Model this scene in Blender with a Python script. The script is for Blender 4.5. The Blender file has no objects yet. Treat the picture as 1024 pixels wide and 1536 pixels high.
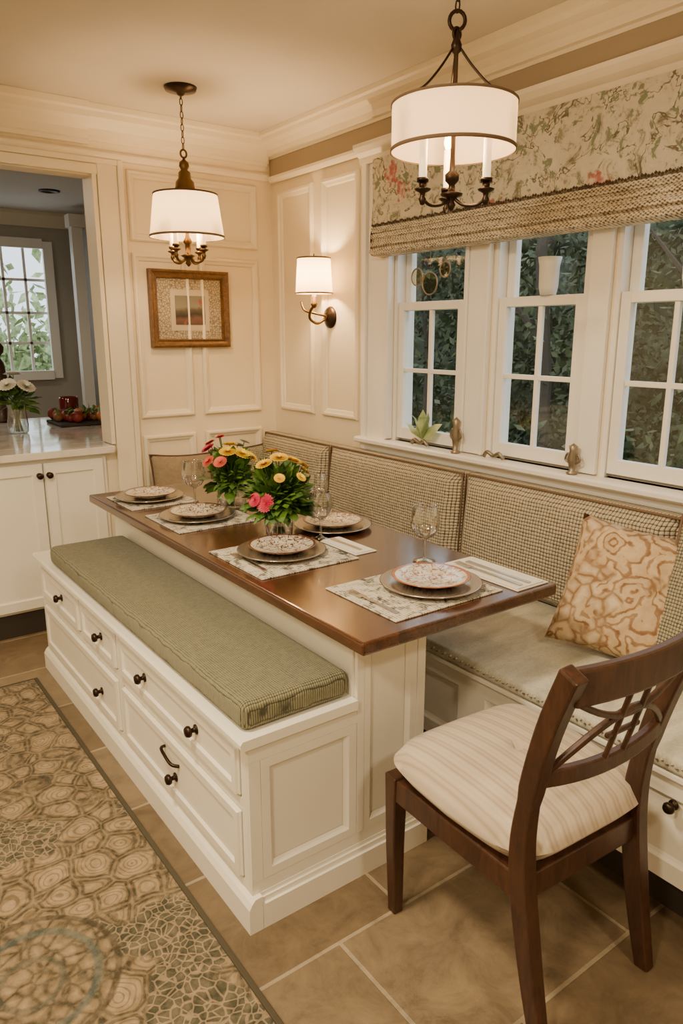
import bpy, bmesh, math, random
from mathutils import Vector, Matrix, noise
random.seed(7)
scn=bpy.context.scene
PI=math.pi
# ---------------------------------------------------------------- helpers
def link(ob,parent=None):
    bpy.context.collection.objects.link(ob)
    if parent is not None: ob.parent=parent
    return ob
def grp(name,loc=(0,0,0),rot=(0,0,0)):
    e=bpy.data.objects.new(name,None); e.empty_display_size=.1
    e.location=loc; e.rotation_euler=rot
    bpy.context.collection.objects.link(e); return e
def new(name,V,Fc,mat,parent=None,smooth=False,loc=None,rot=None):
    me=bpy.data.meshes.new(name); me.from_pydata([tuple(v) for v in V],[],Fc)
    if mat: me.materials.append(mat)
    bm=bmesh.new(); bm.from_mesh(me); bmesh.ops.recalc_face_normals(bm,faces=bm.faces); bm.to_mesh(me); bm.free()
    if smooth:
        for p in me.polygons: p.use_smooth=True
    me.update()
    ob=bpy.data.objects.new(name,me); link(ob,parent)
    if loc: ob.location=loc
    if rot: ob.rotation_euler=rot
    return ob
BF=[(0,1,3,2),(4,6,7,5),(0,4,5,1),(2,3,7,6),(0,2,6,4),(1,5,7,3)]
def boxes(name,L,mat,parent=None,bevel=0,seg=2,smooth=False):
    V=[];Fc=[]
    for (x0,x1,y0,y1,z0,z1) in L:
        n=len(V)
        for x in (x0,x1):
            for y in (y0,y1):
                for z in (z0,z1): V.append((x,y,z))
        Fc+=[tuple(n+i for i in f) for f in BF]
    ob=new(name,V,Fc,mat,parent)
    if bevel:
        m=ob.modifiers.new('b','BEVEL'); m.width=bevel; m.segments=seg; m.limit_method='ANGLE'
        if smooth:
            for p in ob.data.polygons: p.use_smooth=True
    return ob
def box(name,x0,x1,y0,y1,z0,z1,mat,parent=None,bevel=0,seg=2,smooth=False):
    return boxes(name,[(x0,x1,y0,y1,z0,z1)],mat,parent,bevel,seg,smooth)
def lathe(name,prof,mat,parent=None,loc=None,seg=32,rot=None,smooth=True):
    V=[];Fc=[]
    for r,z in prof:
        for i in range(seg):
            a=2*PI*i/seg; V.append((r*math.cos(a),r*math.sin(a),z))
    for j in range(len(prof)-1):
        for i in range(seg):
            k=(i+1)%seg
            Fc.append((j*seg+i,j*seg+k,(j+1)*seg+k,(j+1)*seg+i))
    ob=new(name,V,Fc,mat,parent,smooth)
    bm=bmesh.new(); bm.from_mesh(ob.data); bmesh.ops.remove_doubles(bm,verts=bm.verts,dist=1e-5)
    bmesh.ops.recalc_face_normals(bm,faces=bm.faces); bm.to_mesh(ob.data); bm.free()
    if loc: ob.location=loc
    if rot: ob.rotation_euler=rot
    return ob
def sweepgeo(pts,sec,scales=None,up=None,closed=False):
    pts=[Vector(p) for p in pts]; n=len(pts); m=len(sec); V=[];Fc=[]
    prev=None
    for i,p in enumerate(pts):
        if closed: t=(pts[(i+1)%n]-pts[i-1])
        else: t=pts[min(i+1,n-1)]-pts[max(i-1,0)]
        t.normalize()
        if up is not None: a=Vector(up)
        elif prev is None: a=Vector((0,0,1)) if abs(t.z)<.9 else Vector((1,0,0))
        else: a=prev
        a=a-t*a.dot(t); a.normalize(); prev=a; b=t.cross(a)
        s=scales[i] if scales else 1
        for q in sec: V.append(p+a*q[0]*s+b*q[1]*s)
    for i in range(n if closed else n-1):
        k=(i+1)%n
        for j in range(m):
            l=(j+1)%m; Fc.append((i*m+j,i*m+l,k*m+l,k*m+j))
    if not closed:
        Fc.append(tuple(range(m))); Fc.append(tuple((n-1)*m+j for j in range(m)))
    return V,Fc
def circ(r,n=8): return [(r*math.cos(2*PI*i/n),r*math.sin(2*PI*i/n)) for i in range(n)]
def rect(a,b): return [(-a/2,-b/2),(a/2,-b/2),(a/2,b/2),(-a/2,b/2)]
def tube(name,pts,r,mat,parent=None,scales=None,seg=8,closed=False):
    V,Fc=sweepgeo(pts,circ(r,seg),scales,closed=closed)
    return new(name,V,Fc,mat,parent,True)
def bar(name,pts,a,b,mat,parent=None,up=(1,0,0),scales=None,bevel=.004):
    V,Fc=sweepgeo(pts,rect(a,b),scales,up=up)
    ob=new(name,V,Fc,mat,parent)
    if bevel:
        m=ob.modifiers.new('b','BEVEL'); m.width=bevel; m.segments=2; m.limit_method='ANGLE'
    return ob
def spline(P,n=8):
    P=[Vector(p) for p in P]; out=[]
    for i in range(len(P)-1):
        p0=P[max(i-1,0)];p1=P[i];p2=P[i+1];p3=P[min(i+2,len(P)-1)]
        for k in range(n):
            t=k/n
            out.append(.5*((2*p1)+(p2-p0)*t+(2*p0-5*p1+4*p2-p3)*t*t+(3*p1-p0-3*p2+p3)*t**3))
    out.append(P[-1]); return out
def join(parts):  # merge list of (V,F)
    V=[];Fc=[]
    for v,f in parts:
        n=len(V); V+=[tuple(q) for q in v]; Fc+=[tuple(n+i for i in g) for g in f]
    return V,Fc
def frame_geo(o,U,Vd,Nn,w,h,prof):
    """mitred rectangular moulding. prof: list of (inset,height)"""
    o=Vector(o);U=Vector(U);Vd=Vector(Vd);Nn=Vector(Nn);V=[];Fc=[];m=len(prof)
    for (su,sv) in ((0,0),(1,0),(1,1),(0,1)):
        for ins,ht in prof:
            uu=ins if su==0 else w-ins; vv=ins if sv==0 else h-ins
            V.append(o+U*uu+Vd*vv+Nn*ht)
    for c in range(4):
        d=(c+1)%4
        for j in range(m-1): Fc.append((c*m+j,c*m+j+1,d*m+j+1,d*m+j))
    return V,Fc
MOULD=[(0,0),(0,.010),(.006,.016),(.014,.016),(.020,.010),(.030,.006),(.034,0)]
def mouldback(x0,x1,z0,z1,y,s=1): return frame_geo((x0,y,z0),(1,0,0),(0,0,1),(0,-1,0),x1-x0,z1-z0,[(a*s,b*s) for a,b in MOULD])
def mouldwin(y0,y1,z0,z1,x,s=1): return frame_geo((x,y0,z0),(0,1,0),(0,0,1),(-1,0,0),y1-y0,z1-z0,[(a*s,b*s) for a,b in MOULD])
def extr(name,prof,axis,a0,a1,mat,parent=None,smooth=False,n=1,jit=0):
    """prof: list of (p,z); axis 'x' -> p is y ; axis 'y' -> p is x ; closed polygon"""
    V=[];Fc=[];m=len(prof)
    for k in range(n+1):
        t=a0+(a1-a0)*k/n
        for p,z in prof:
            j=jit*noise.noise(Vector((t*4,z*6,p*3))) if jit else 0
            V.append((t,p+j,z) if axis=='x' else (p+j,t,z))
    for k in range(n):
        for i in range(m):
            l=(i+1)%m; Fc.append((k*m+i,k*m+l,(k+1)*m+l,(k+1)*m+i))
    Fc.append(tuple(range(m)));Fc.append(tuple(n*m+i for i in range(m)))
    return new(name,V,Fc,mat,parent,smooth)
# ---------------------------------------------------------------- materials
class M:
    def __init__(s,name):
        s.m=bpy.data.materials.new(name); s.m.use_nodes=True; s.nt=s.m.node_tree
        s.b=s.nt.nodes['Principled BSDF']; s.out=s.nt.nodes['Material Output']
        s.tc=None
    def n(s,t,**k):
        nd=s.nt.nodes.new(t)
        for a,b in k.items(): setattr(nd,a,b)
        return nd
    def l(s,a,b): s.nt.links.new(a,b)
    def co(s):
        if not s.tc: s.tc=s.n('ShaderNodeTexCoord').outputs['Object']
        return s.tc
    def map(s,sc=(1,1,1),loc=(0,0,0),rot=(0,0,0)):
        m=s.n('ShaderNodeMapping'); m.inputs['Scale'].default_value=sc; m.inputs['Location'].default_value=loc; m.inputs['Rotation'].default_value=rot
        s.l(s.co(),m.inputs[0]); return m.outputs[0]
    def noise(s,sc,det=3,vec=None,rough=.5,dist=0):
        n=s.n('ShaderNodeTexNoise'); n.inputs['Scale'].default_value=sc; n.inputs['Detail'].default_value=det
        n.inputs['Roughness'].default_value=rough; n.inputs['Distortion'].default_value=dist
        s.l(vec or s.co(),n.inputs['Vector']); return n.outputs['Fac']
    def vor(s,sc,vec=None,feat='F1',out='Distance'):
        n=s.n('ShaderNodeTexVoronoi'); n.feature=feat; n.inputs['Scale'].default_value=sc
        s.l(vec or s.co(),n.inputs['Vector']); return n.outputs[out]
    def math(s,op,a,b=None):
        n=s.n('ShaderNodeMath',operation=op)
        for i,v in enumerate((a,b)):
            if v is None: continue
            if isinstance(v,(int,float)): n.inputs[i].default_value=v
            else: s.l(v,n.inputs[i])
        return n.outputs[0]
    def ramp(s,fac,st):
        n=s.n('ShaderNodeValToRGB'); e=n.color_ramp.elements
        while len(e)<len(st): e.new(.5)
        for i,(p,c) in enumerate(st):
            e[i].position=p; e[i].color=(c[0],c[1],c[2],1) if len(c)==3 else c
        s.l(fac,n.inputs[0]); return n.outputs[0]
    def mix(s,fac,a,b,mode='MIX'):
        n=s.n('ShaderNodeMix',data_type='RGBA',blend_type=mode)
        for i,v in ((0,fac),(6,a),(7,b)):
            if isinstance(v,(int,float)): n.inputs[i].default_value=v
            elif isinstance(v,tuple): n.inputs[i].default_value=(v[0],v[1],v[2],1)
            else: s.l(v,n.inputs[i])
        return n.outputs[2]
    def warp(s,sc,amt):
        nn=s.n('ShaderNodeTexNoise'); nn.inputs['Scale'].default_value=sc; s.l(s.co(),nn.inputs['Vector'])
        k=s.n('ShaderNodeVectorMath',operation='SCALE'); s.l(nn.outputs['Color'],k.inputs[0]); k.inputs[3].default_value=amt
        w=s.n('ShaderNodeVectorMath',operation='ADD'); s.l(s.co(),w.inputs[0]); s.l(k.outputs[0],w.inputs[1]); return w.outputs[0]
    def col(s,c):
        if isinstance(c,tuple): s.b.inputs['Base Color'].default_value=(c[0],c[1],c[2],1)
        else: s.l(c,s.b.inputs['Base Color'])
        return s
    def set(s,**k):
        for a,b in k.items(): s.b.inputs[a.replace('_',' ')].default_value=b
        return s
    def bump(s,h,st=.3,d=.01):
        n=s.n('ShaderNodeBump'); n.inputs['Strength'].default_value=st; n.inputs['Distance'].default_value=d
        s.l(h,n.inputs['Height']); s.l(n.outputs[0],s.b.inputs['Normal']); return s
    def sep(s,vec=None):
        n=s.n('ShaderNodeSeparateXYZ'); s.l(vec or s.co(),n.inputs[0]); return n.outputs
def paint(name,c,rough=.5,var=.06,bs=.05):
    m=M(name); f=m.noise(3,4)
    m.col(m.mix(f,tuple(x*(1-var) for x in c),tuple(min(1,x*(1+var)) for x in c))); m.set(Roughness=rough)
    m.bump(m.noise(120,2),bs,.002); return m.m
WHITE=paint('cream_paint',(.82,.735,.56),.42)
CAB=paint('cabinet_paint',(.82,.78,.67),.38)
WALL=paint('wall_paint',(.82,.72,.53),.55)
CEIL=paint('ceiling_paint',(.66,.60,.50),.8)
TAUPE=paint('taupe_paint',(.36,.30,.215),.7)
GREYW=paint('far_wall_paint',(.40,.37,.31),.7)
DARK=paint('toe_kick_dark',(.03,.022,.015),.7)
TRIMW=paint('window_white_paint',(.84,.81,.75),.35)
def metal(name,c,rough,met=1.):
    m=M(name); m.col(m.mix(m.noise(25,3),tuple(x*.7 for x in c),c)); m.set(Roughness=rough,Metallic=met); return m.m
BRONZE=metal('oil_rubbed_bronze',(.045,.028,.018),.36,.85)
BRASS=metal('antique_brass',(.17,.10,.04),.33,1)
PEWTER=metal('pewter',(.34,.28,.20),.4,.8)
SILV=metal('silver',(.62,.58,.52),.22,1)
def wood(name,c1,c2,rough,sc=(1,1,1),coat=0):
    m=M(name); v=m.map(sc); a=m.noise(6,6,v,.6,1.2); b=m.noise(45,3,v,.5,.3)
    c=m.mix(.35,a,b); m.col(m.ramp(c,[(.3,c1),(.7,c2)])); m.set(Roughness=rough,Coat_Weight=coat,Coat_Roughness=.12)
    m.bump(b,.05,.002); return m.m
TABLE=wood('walnut_top',(.020,.0065,.003),(.115,.040,.012),.25,(6,.6,6),.6)
CHAIRW=wood('walnut_chair',(.018,.006,.003),(.075,.028,.011),.42,(4,4,.8),.08)
def weave(name,c1,c2,k,ax,bump=.5,var=None,rough=.9):
    m=M(name); s=m.sep(); A=s['XYZ'.index(ax[0])];B=s['XYZ'.index(ax[1])]
    w=m.noise(9,2)
    A=m.math('ADD',A,m.math('MULTIPLY',w,.006)); 
    sa=m.math('SINE',m.math('MULTIPLY',A,k)); sb=m.math('SINE',m.math('MULTIPLY',B,k))
    p=m.math('MULTIPLY',sa,sb); p=m.math('ADD',m.math('MULTIPLY',p,.5),.5)
    p2=m.math('ADD',p,m.math('MULTIPLY',m.math('SUBTRACT',m.noise(60,3),.5),.5))
    m.col(m.ramp(p2,[(.25,c1),(.75,c2)])); m.set(Roughness=rough,Sheen_Weight=.1); m.bump(p,bump,.006); return m.m
def dotweave(name,c1,c2,per,ax,bump=.9):
    """nubby basket weave: light knots with small dark gaps"""
    m=M(name); s=m.sep(); A=s['XYZ'.index(ax[0])];B=s['XYZ'.index(ax[1])]; w=m.noise(14,3)
    A=m.math('ADD',A,m.math('MULTIPLY',w,.010)); B=m.math('ADD',B,m.math('MULTIPLY',w,.006))
    k=PI/per
    sa=m.math('ABSOLUTE',m.math('SINE',m.math('MULTIPLY',A,k))); sb=m.math('ABSOLUTE',m.math('SINE',m.math('MULTIPLY',B,k)))
    p=m.math('MULTIPLY',sa,sb); p=m.math('POWER',p,.5)
    p2=m.math('ADD',p,m.math('MULTIPLY',m.math('SUBTRACT',m.noise(70,3),.5),.7))
    m.col(m.ramp(p2,[(.22,c1),(.62,c2)])); m.set(Roughness=.92,Sheen_Weight=.1); m.bump(p,bump,.006); return m.m
SAGE=dotweave('sage_weave',(.055,.052,.026),(.225,.215,.125),.0065,'XY',.6)
BASK_W=dotweave('basket_weave_window',(.085,.058,.03),(.52,.45,.32),.0125,'YZ',.9)
BASKP=dotweave('basket_weave_pillow',(.07,.06,.03),(.42,.38,.25),.010,'XY',.9)
TAUPEP=weave('taupe_linen',(.17,.125,.075),(.36,.28,.18),2*PI/.008,'XY',.4)
PIPE=paint('brown_piping',(.07,.032,.018),.7)
PIPE2=paint('tan_piping',(.16,.10,.055),.8)
def linen():
    m=M('pale_linen'); a=m.noise(5,5,m.map((1,3,1)),.6,.8); b=m.noise(150,2)
    m.col(m.ramp(m.mix(.3,a,b),[(.3,(.34,.335,.25)),(.7,(.68,.65,.55))])); m.set(Roughness=.85); m.bump(b,.3,.002); return m.m
LINEN=linen()
def stripe():
    m=M('stripe_seat_fabric'); s=m.sep(); x=m.math('ADD',s[0],m.math('MULTIPLY',m.noise(4,2),.012))
    a=m.math('SINE',m.math('MULTIPLY',x,2*PI/.040)); b=m.math('SINE',m.math('MULTIPLY',x,2*PI/.0133))
    p=m.math('ADD',m.math('MULTIPLY',a,.24),m.math('MULTIPLY',b,.16)); p=m.math('ADD',p,.5)
    m.col(m.ramp(p,[(.12,(.36,.28,.19)),(.30,(.50,.405,.295)),(.8,(.58,.49,.37))])); m.set(Roughness=.8,Sheen_Weight=.2); m.bump(p,.25,.004); return m.m
STRIPE=stripe()
def floral_pillow():
    m=M('rose_damask_pillow'); v=m.warp(8,.07); n=m.noise(9,3); n2=m.noise(30,4)
    d1=m.vor(9,v); fine=m.vor(22,v,'DISTANCE_TO_EDGE')
    r=m.math('SINE',m.math('MULTIPLY',m.math('ADD',d1,m.math('MULTIPLY',n2,.30)),30))
    rose=m.ramp(r,[(.25,(.58,.43,.25)),(.55,(.38,.22,.095)),(.9,(.19,.085,.03))])
    bgc=m.ramp(fine,[(.04,(.22,.12,.05)),(.11,(.46,.32,.18)),(.35,(.66,.54,.37))])
    msk=m.ramp(n,[(.44,(0,0,0)),(.49,(1,1,1))]); c=m.mix(msk,bgc,rose)
    c=m.mix(.3,c,m.ramp(n2,[(.4,(.28,.16,.07)),(.6,(.60,.46,.29))]))
    m.col(c); m.set(Roughness=.8); m.bump(n2,.2,.003); return m.m
FLORP=floral_pillow()
def shade_floral():
    m=M('floral_valance_fabric'); v=m.map((1,1,1))
    a=m.noise(17,8,v,.72,1.0); base=m.ramp(a,[(.36,(.18,.165,.11)),(.42,(.38,.345,.25)),(.47,(.58,.53,.41)),(.75,(.68,.63,.51))])
    br=m.math('ABSOLUTE',m.math('SUBTRACT',m.noise(6,4,v,.6,.6),.5)); base=m.mix(m.ramp(br,[(.005,(1,1,1)),(.011,(0,0,0))]),base,(.16,.13,.08))
    g=m.ramp(m.noise(28,4,v,.6,.6),[(.58,(0,0,0)),(.62,(1,1,1))]); c=m.mix(g,base,(.22,.25,.15))
    n=m.noise(38,4,v); sp=m.vor(5.0,m.map((1,1,1),(.3,.12,.21)))
    sp=m.math('ADD',sp,m.math('MULTIPLY',m.math('SUBTRACT',n,.5),.5))
    k=m.ramp(sp,[(.20,(1,1,1)),(.26,(0,0,0))]); c=m.mix(m.math('MULTIPLY',k,.85),c,m.ramp(n,[(.42,(.38,.085,.075)),(.58,(.66,.42,.34))]))
    m.col(c); m.set(Roughness=.9); m.bump(m.noise(200,2),.2,.002); return m.m
VAL=shade_floral()
def woven_shade():
    m=M('woven_reed_shade'); s=m.sep(); p=m.math('SINE',m.math('MULTIPLY',s[2],2*PI/.011)); q=m.math('SINE',m.math('MULTIPLY',s[1],2*PI/.016))
    n=m.noise(60,3,m.map((1,.5,3))); f=m.math('ADD',m.math('MULTIPLY',m.math('MULTIPLY',p,q),.30),n)
    m.col(m.ramp(f,[(.28,(.13,.09,.055)),(.38,(.46,.39,.275)),(.58,(.76,.69,.55))])); m.set(Roughness=.85); m.bump(p,.6,.004); return m.m
REED=woven_shade()
def rug():
    m=M('rug_pattern'); v=m.warp(7,.06)
    big=m.vor(11,v,'DISTANCE_TO_EDGE'); bigd=m.vor(11,v); small=m.vor(46,v,'DISTANCE_TO_EDGE'); cell=m.vor(1.5,m.warp(3,.03))
    c1=m.ramp(big,[(.02,(.19,.14,.07)),(.05,(.030,.024,.010)),(.10,(.050,.040,.018)),(.14,(.27,.19,.10)),(.5,(.37,.275,.165))])
    fl=m.math('SINE',m.math('MULTIPLY',bigd,46)); c1=m.mix(m.math('MULTIPLY',m.math('GREATER_THAN',fl,.55),.7),c1,(.125,.082,.036))
    c2=m.ramp(small,[(.05,(.26,.19,.11)),(.10,(.030,.034,.017)),(.5,(.065,.062,.033))])
    msk=m.ramp(m.noise(2.7,1,v),[(.55,(0,0,0)),(.565,(1,1,1))]); c=m.mix(msk,c1,c2)
    med=m.ramp(cell,[(.30,(1,1,1)),(.305,(0,0,0))])
    cm=m.ramp(m.vor(26,v,'DISTANCE_TO_EDGE'),[(.04,(.045,.036,.016)),(.12,(.16,.11,.055)),(.4,(.31,.225,.13))])
    c=m.mix(m.math('MULTIPLY',med,.9),c,cm)
    for r0,w0,w1,cc,am in ((.235,.010,.017,(.035,.065,.060),.85),(.30,.009,.014,(.035,.026,.010),.9),(.13,.006,.012,(.03,.045,.035),.7)):
        ring=m.math('ABSOLUTE',m.math('SUBTRACT',cell,r0)); rk=m.ramp(ring,[(w0,(1,1,1)),(w1,(0,0,0))]); c=m.mix(m.math('MULTIPLY',rk,am),c,cc)
    c=m.mix(.24,c,m.ramp(m.noise(40,5),[(.38,(.05,.038,.018)),(.62,(.42,.32,.20))]))
    m.col(c); m.set(Roughness=.95,Sheen_Weight=.08); m.bump(m.math('ADD',m.noise(220,2),big),.6,.004); return m.m
RUG=rug()
def tiles():
    m=M('stone_tile'); b=m.n('ShaderNodeTexBrick'); b.offset=.33; b.offset_frequency=2
    m.l(m.map((1,1,1),(.13,0,0)),b.inputs['Vector'])
    b.inputs['Scale'].default_value=1; b.inputs['Mortar Size'].default_value=.006; b.inputs['Mortar Smooth'].default_value=.3
    b.inputs['Brick Width'].default_value=.6; b.inputs['Row Height'].default_value=.4; b.inputs['Bias'].default_value=-.2
    b.inputs['Color1'].default_value=(.165,.118,.068,1); b.inputs['Color2'].default_value=(.245,.185,.115,1); b.inputs['Mortar'].default_value=(.34,.28,.19,1)
    n=m.noise(7,10,None,.78,.6); c=m.mix(.9,b.outputs['Color'],m.ramp(n,[(.3,(.45,.42,.38)),(.5,(.9,.88,.85)),(.7,(1.3,1.25,1.12))]),'MULTIPLY')
    m.col(c); m.set(Roughness=.42); m.l(m.ramp(n,[(.3,(.28,.28,.28)),(.7,(.55,.55,.55))]),m.b.inputs['Roughness'])
    m.bump(m.math('ADD',m.math('MULTIPLY',b.outputs['Fac'],-.6),m.math('MULTIPLY',n,.5)),.5,.006); return m.m
TILE=tiles()
def glass(name,tint=(1,1,1),f0=.05,edge=.4,pw=3,etint=None):
    m=bpy.data.materials.new(name); m.use_nodes=True; nt=m.node_tree; nt.nodes.clear()
    o=nt.nodes.new('ShaderNodeOutputMaterial');t=nt.nodes.new('ShaderNodeBsdfTransparent');g=nt.nodes.new('ShaderNodeBsdfGlossy')
    t.inputs[0].default_value=(*tint,1); g.inputs['Roughness'].default_value=.03
    lw=nt.nodes.new('ShaderNodeLayerWeight'); lw.inputs[0].default_value=.5
    p=nt.nodes.new('ShaderNodeMath');p.operation='POWER';p.inputs[1].default_value=pw; nt.links.new(lw.outputs['Facing'],p.inputs[0])
    a=nt.nodes.new('ShaderNodeMath');a.operation='MULTIPLY_ADD';a.inputs[1].default_value=edge;a.inputs[2].default_value=f0; nt.links.new(p.outputs[0],a.inputs[0])
    if etint:
        r=nt.nodes.new('ShaderNodeValToRGB'); r.color_ramp.elements[0].color=(*tint,1); r.color_ramp.elements[0].position=.45; r.color_ramp.elements[1].color=(*etint,1)
        nt.links.new(lw.outputs['Facing'],r.inputs[0]); nt.links.new(r.outputs[0],t.inputs[0])
    mx=nt.nodes.new('ShaderNodeMixShader'); nt.links.new(a.outputs[0],mx.inputs[0]);nt.links.new(t.outputs[0],mx.inputs[1]);nt.links.new(g.outputs[0],mx.inputs[2]);nt.links.new(mx.outputs[0],o.inputs[0])
    return m
GLASS=glass('window_glass',(.95,.97,.96),.05,.5,4)
CRYS=glass('crystal_glass',(.95,.96,.95),.20,.8,1.3,(.60,.62,.60))
WATER=glass('vase_water',(.85,.92,.82),.03,.2)
def shade_mat(name,c,em,ec):
    m=bpy.data.materials.new(name); m.use_nodes=True; nt=m.node_tree; nt.nodes.clear()
    o=nt.nodes.new('ShaderNodeOutputMaterial');d=nt.nodes.new('ShaderNodeBsdfDiffuse');t=nt.nodes.new('ShaderNodeBsdfTranslucent')
    e=nt.nodes.new('ShaderNodeEmission'); e.inputs[0].default_value=(*ec,1); e.inputs[1].default_value=em
    n=nt.nodes.new('ShaderNodeTexNoise'); n.inputs['Scale'].default_value=150
    r=nt.nodes.new('ShaderNodeValToRGB'); r.color_ramp.elements[0].color=(c[0]*.9,c[1]*.9,c[2]*.9,1); r.color_ramp.elements[1].color=(*c,1)
    nt.links.new(n.outputs['Fac'],r.inputs[0])
    for q in (d,t): nt.links.new(r.outputs[0],q.inputs[0])
    mx=nt.nodes.new('ShaderNodeMixShader'); mx.inputs[0].default_value=.4
    nt.links.new(d.outputs[0],mx.inputs[1]);nt.links.new(t.outputs[0],mx.inputs[2])
    ad=nt.nodes.new('ShaderNodeAddShader'); nt.links.new(mx.outputs[0],ad.inputs[0]);nt.links.new(e.outputs[0],ad.inputs[1]);nt.links.new(ad.outputs[0],o.inputs[0])
    return m
SHADE=shade_mat('linen_lampshade',(.74,.60,.42),.42,(1,.63,.32))
SHADE2=shade_mat('cream_lampshade',(.80,.64,.40),1.1,(1,.64,.26))
def emit(name,c,s):
    m=M(name); m.col(c); m.b.inputs['Emission Color'].default_value=(*c,1); m.b.inputs['Emission Strength'].default_value=s; return m.m
BULB=emit('warm_bulb',(1,.66,.32),18)
CANDLE=emit('ivory_candle_sleeve',(.9,.76,.50),.8)
def plate_mat(name,base,c,rim):
    m=M(name); s=m.sep(); r=m.math('SQRT',m.math('ADD',m.math('MULTIPLY',s[0],s[0]),m.math('MULTIPLY',s[1],s[1])))
    n=m.noise(30,3,None,.55,1.2)
    pat=m.ramp(m.math('ABSOLUTE',m.math('SUBTRACT',n,.5)),[(.018,(1,1,1)),(.035,(0,0,0))]); col=m.mix(pat,base,c)
    col=m.mix(m.math('GREATER_THAN',r,.100),col,rim); m.col(col); m.set(Roughness=.15,Coat_Weight=.5); return m.m
PLATE_A=plate_mat('plate_filigree_brown',(.68,.62,.50),(.14,.045,.025),(.17,.065,.035))
PLATE_B=plate_mat('plate_terracotta_rim',(.68,.60,.45),(.26,.07,.02),(.34,.10,.025))
CHARG=M('charger_pewter').col((.42,.37,.31)).set(Metallic=.85,Roughness=.22).m
def placemat(name,dark):
    m=M(name); n=m.noise(26,6,None,.75,.8); st=m.math('SINE',m.math('MULTIPLY',m.sep()[0],2*PI/.009))
    c=m.ramp(m.math('ADD',n,m.math('MULTIPLY',st,.04)),[(.38,dark),(.45,(.28,.25,.19)),(.51,(.58,.53,.43))]); m.col(c); m.set(Roughness=.9); m.bump(m.noise(160,2),.5,.003); return m.m
PMAT=placemat('placemat_print',(.05,.055,.05))
NAPK=paint('napkin_linen',(.74,.70,.61),.9,.05,.4)
def leafm(name,c1,c2,tr=.3):
    m=M(name); m.col(m.ramp(m.noise(14,3),[(.35,c1),(.65,c2)])); m.set(Roughness=.5); return m.m
LEAF=leafm('leaf_green',(.02,.065,.008),(.12,.23,.025))
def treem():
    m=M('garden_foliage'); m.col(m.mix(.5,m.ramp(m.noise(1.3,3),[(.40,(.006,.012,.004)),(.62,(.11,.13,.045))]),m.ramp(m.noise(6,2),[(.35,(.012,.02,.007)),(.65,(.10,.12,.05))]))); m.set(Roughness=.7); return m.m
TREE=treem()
TREE2=leafm('garden_foliage_light',(.20,.28,.10),(.55,.62,.32))
YEL=leafm('yellow_petal',(.80,.46,.005),(.92,.68,.015)); PINK=leafm('pink_petal',(.45,.01,.05),(.70,.05,.12)); WHT=leafm('white_petal',(.80,.77,.65),(.88,.86,.78)); ORG=leafm('coral_petal',(.55,.06,.05),(.80,.17,.11))
STEM=paint('stem_green',(.05,.11,.02),.6)
GOLDF=wood('gilt_wood_frame',(.03,.012,.005),(.24,.115,.03),.38,(5,5,5)); 
def crackle():
    m=M('picture_mat_crackle'); d=m.vor(75,m.map((1,1,1)),'DISTANCE_TO_EDGE'); m.col(m.ramp(d,[(.03,(.16,.12,.075)),(.14,(.42,.36,.26))])); m.set(Roughness=.7); m.bump(d,.4,.003); return m.m
CRACK=crackle()
def painting():
    m=M('small_landscape_painting'); z=m.math('ADD',m.sep()[2],m.math('MULTIPLY',m.math('SUBTRACT',m.noise(18,4),.5),.05))
    t=m.math('DIVIDE',m.math('SUBTRACT',z,1.47),.15)
    c=m.ramp(t,[(.0,(.05,.03,.02)),(.3,(.13,.06,.045)),(.45,(.02,.02,.014)),(.62,(.08,.065,.04)),(.75,(.20,.18,.14)),(1,(.16,.15,.12))])
    r=m.ramp(m.noise(22,3),[(.60,(0,0,0)),(.68,(1,1,1))]); m.col(m.mix(r,c,(.25,.07,.04))); m.set(Roughness=.5); return m.m
PAINTG=painting()
STONE=M('white_stone_counter'); STONE.col(STONE.ramp(STONE.noise(4,6,None,.6,1),[(.4,(.55,.50,.44)),(.6,(.74,.69,.62))])).set(Roughness=.12,Coat_Weight=.4); STONE=STONE.m
# ---------------------------------------------------------------- room shell
W=2.2; D=3.65; H=2.46
T=.1
floor=box('floor',-2.6,2.3,-2.2,7.1,-.08,0,TILE)
box('ceiling',-2.6,2.3,-2.2,7.1,H,H+.08,CEIL)
boxes('wall_back',[(1.24,W,D,D+T,0,H),(-.7,1.24,D,D+T,2.16,H),(-.7,1.24,D,D+T,0,.86),(-2.6,-.7,D,D+T,0,H)],WALL)
WY=[(2.155,2.60),(1.585,2.01),(1.06,1.485)]
WZ0,WZ1=.965,2.2
boxes('wall_window',[(W,W+.1,2.60,7.1,0,H),(W,W+.1,-2.2,1.06,0,H),(W,W+.1,1.06,2.60,0,WZ0),(W,W+.1,1.06,2.60,WZ1,H),
    (W,W+.1,2.01,2.155,WZ0,WZ1),(W,W+.1,1.485,1.585,WZ0,WZ1)],WALL)
box('wall_left',-2.7,-2.6,-2.2,7.1,0,H,WALL)
box('wall_front',-2.6,2.3,-2.3,-2.2,0,H,WALL)
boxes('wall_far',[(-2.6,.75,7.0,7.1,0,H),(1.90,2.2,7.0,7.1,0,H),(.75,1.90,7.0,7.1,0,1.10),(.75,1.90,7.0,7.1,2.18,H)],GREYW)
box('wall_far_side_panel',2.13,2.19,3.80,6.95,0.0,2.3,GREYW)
box('trim_frieze',W-.008,W-.001,-2.2,D-.001,2.255,2.36,TAUPE)
def cp(w,s,hh,ex=0):
    base=[(0,0),(.012,0),(.016,.012),(.030,.016),(.034,.040),(.055,.062),(.078,.075),(.082,.093),(.095,.100),(.095,.1195),(0,.1195)]
    k=hh/.12
    return [(w+s*(a+(ex if 0<i<10 else 0)),H-.0005-hh+b*k) for i,(a,b) in enumerate(base)]
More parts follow.
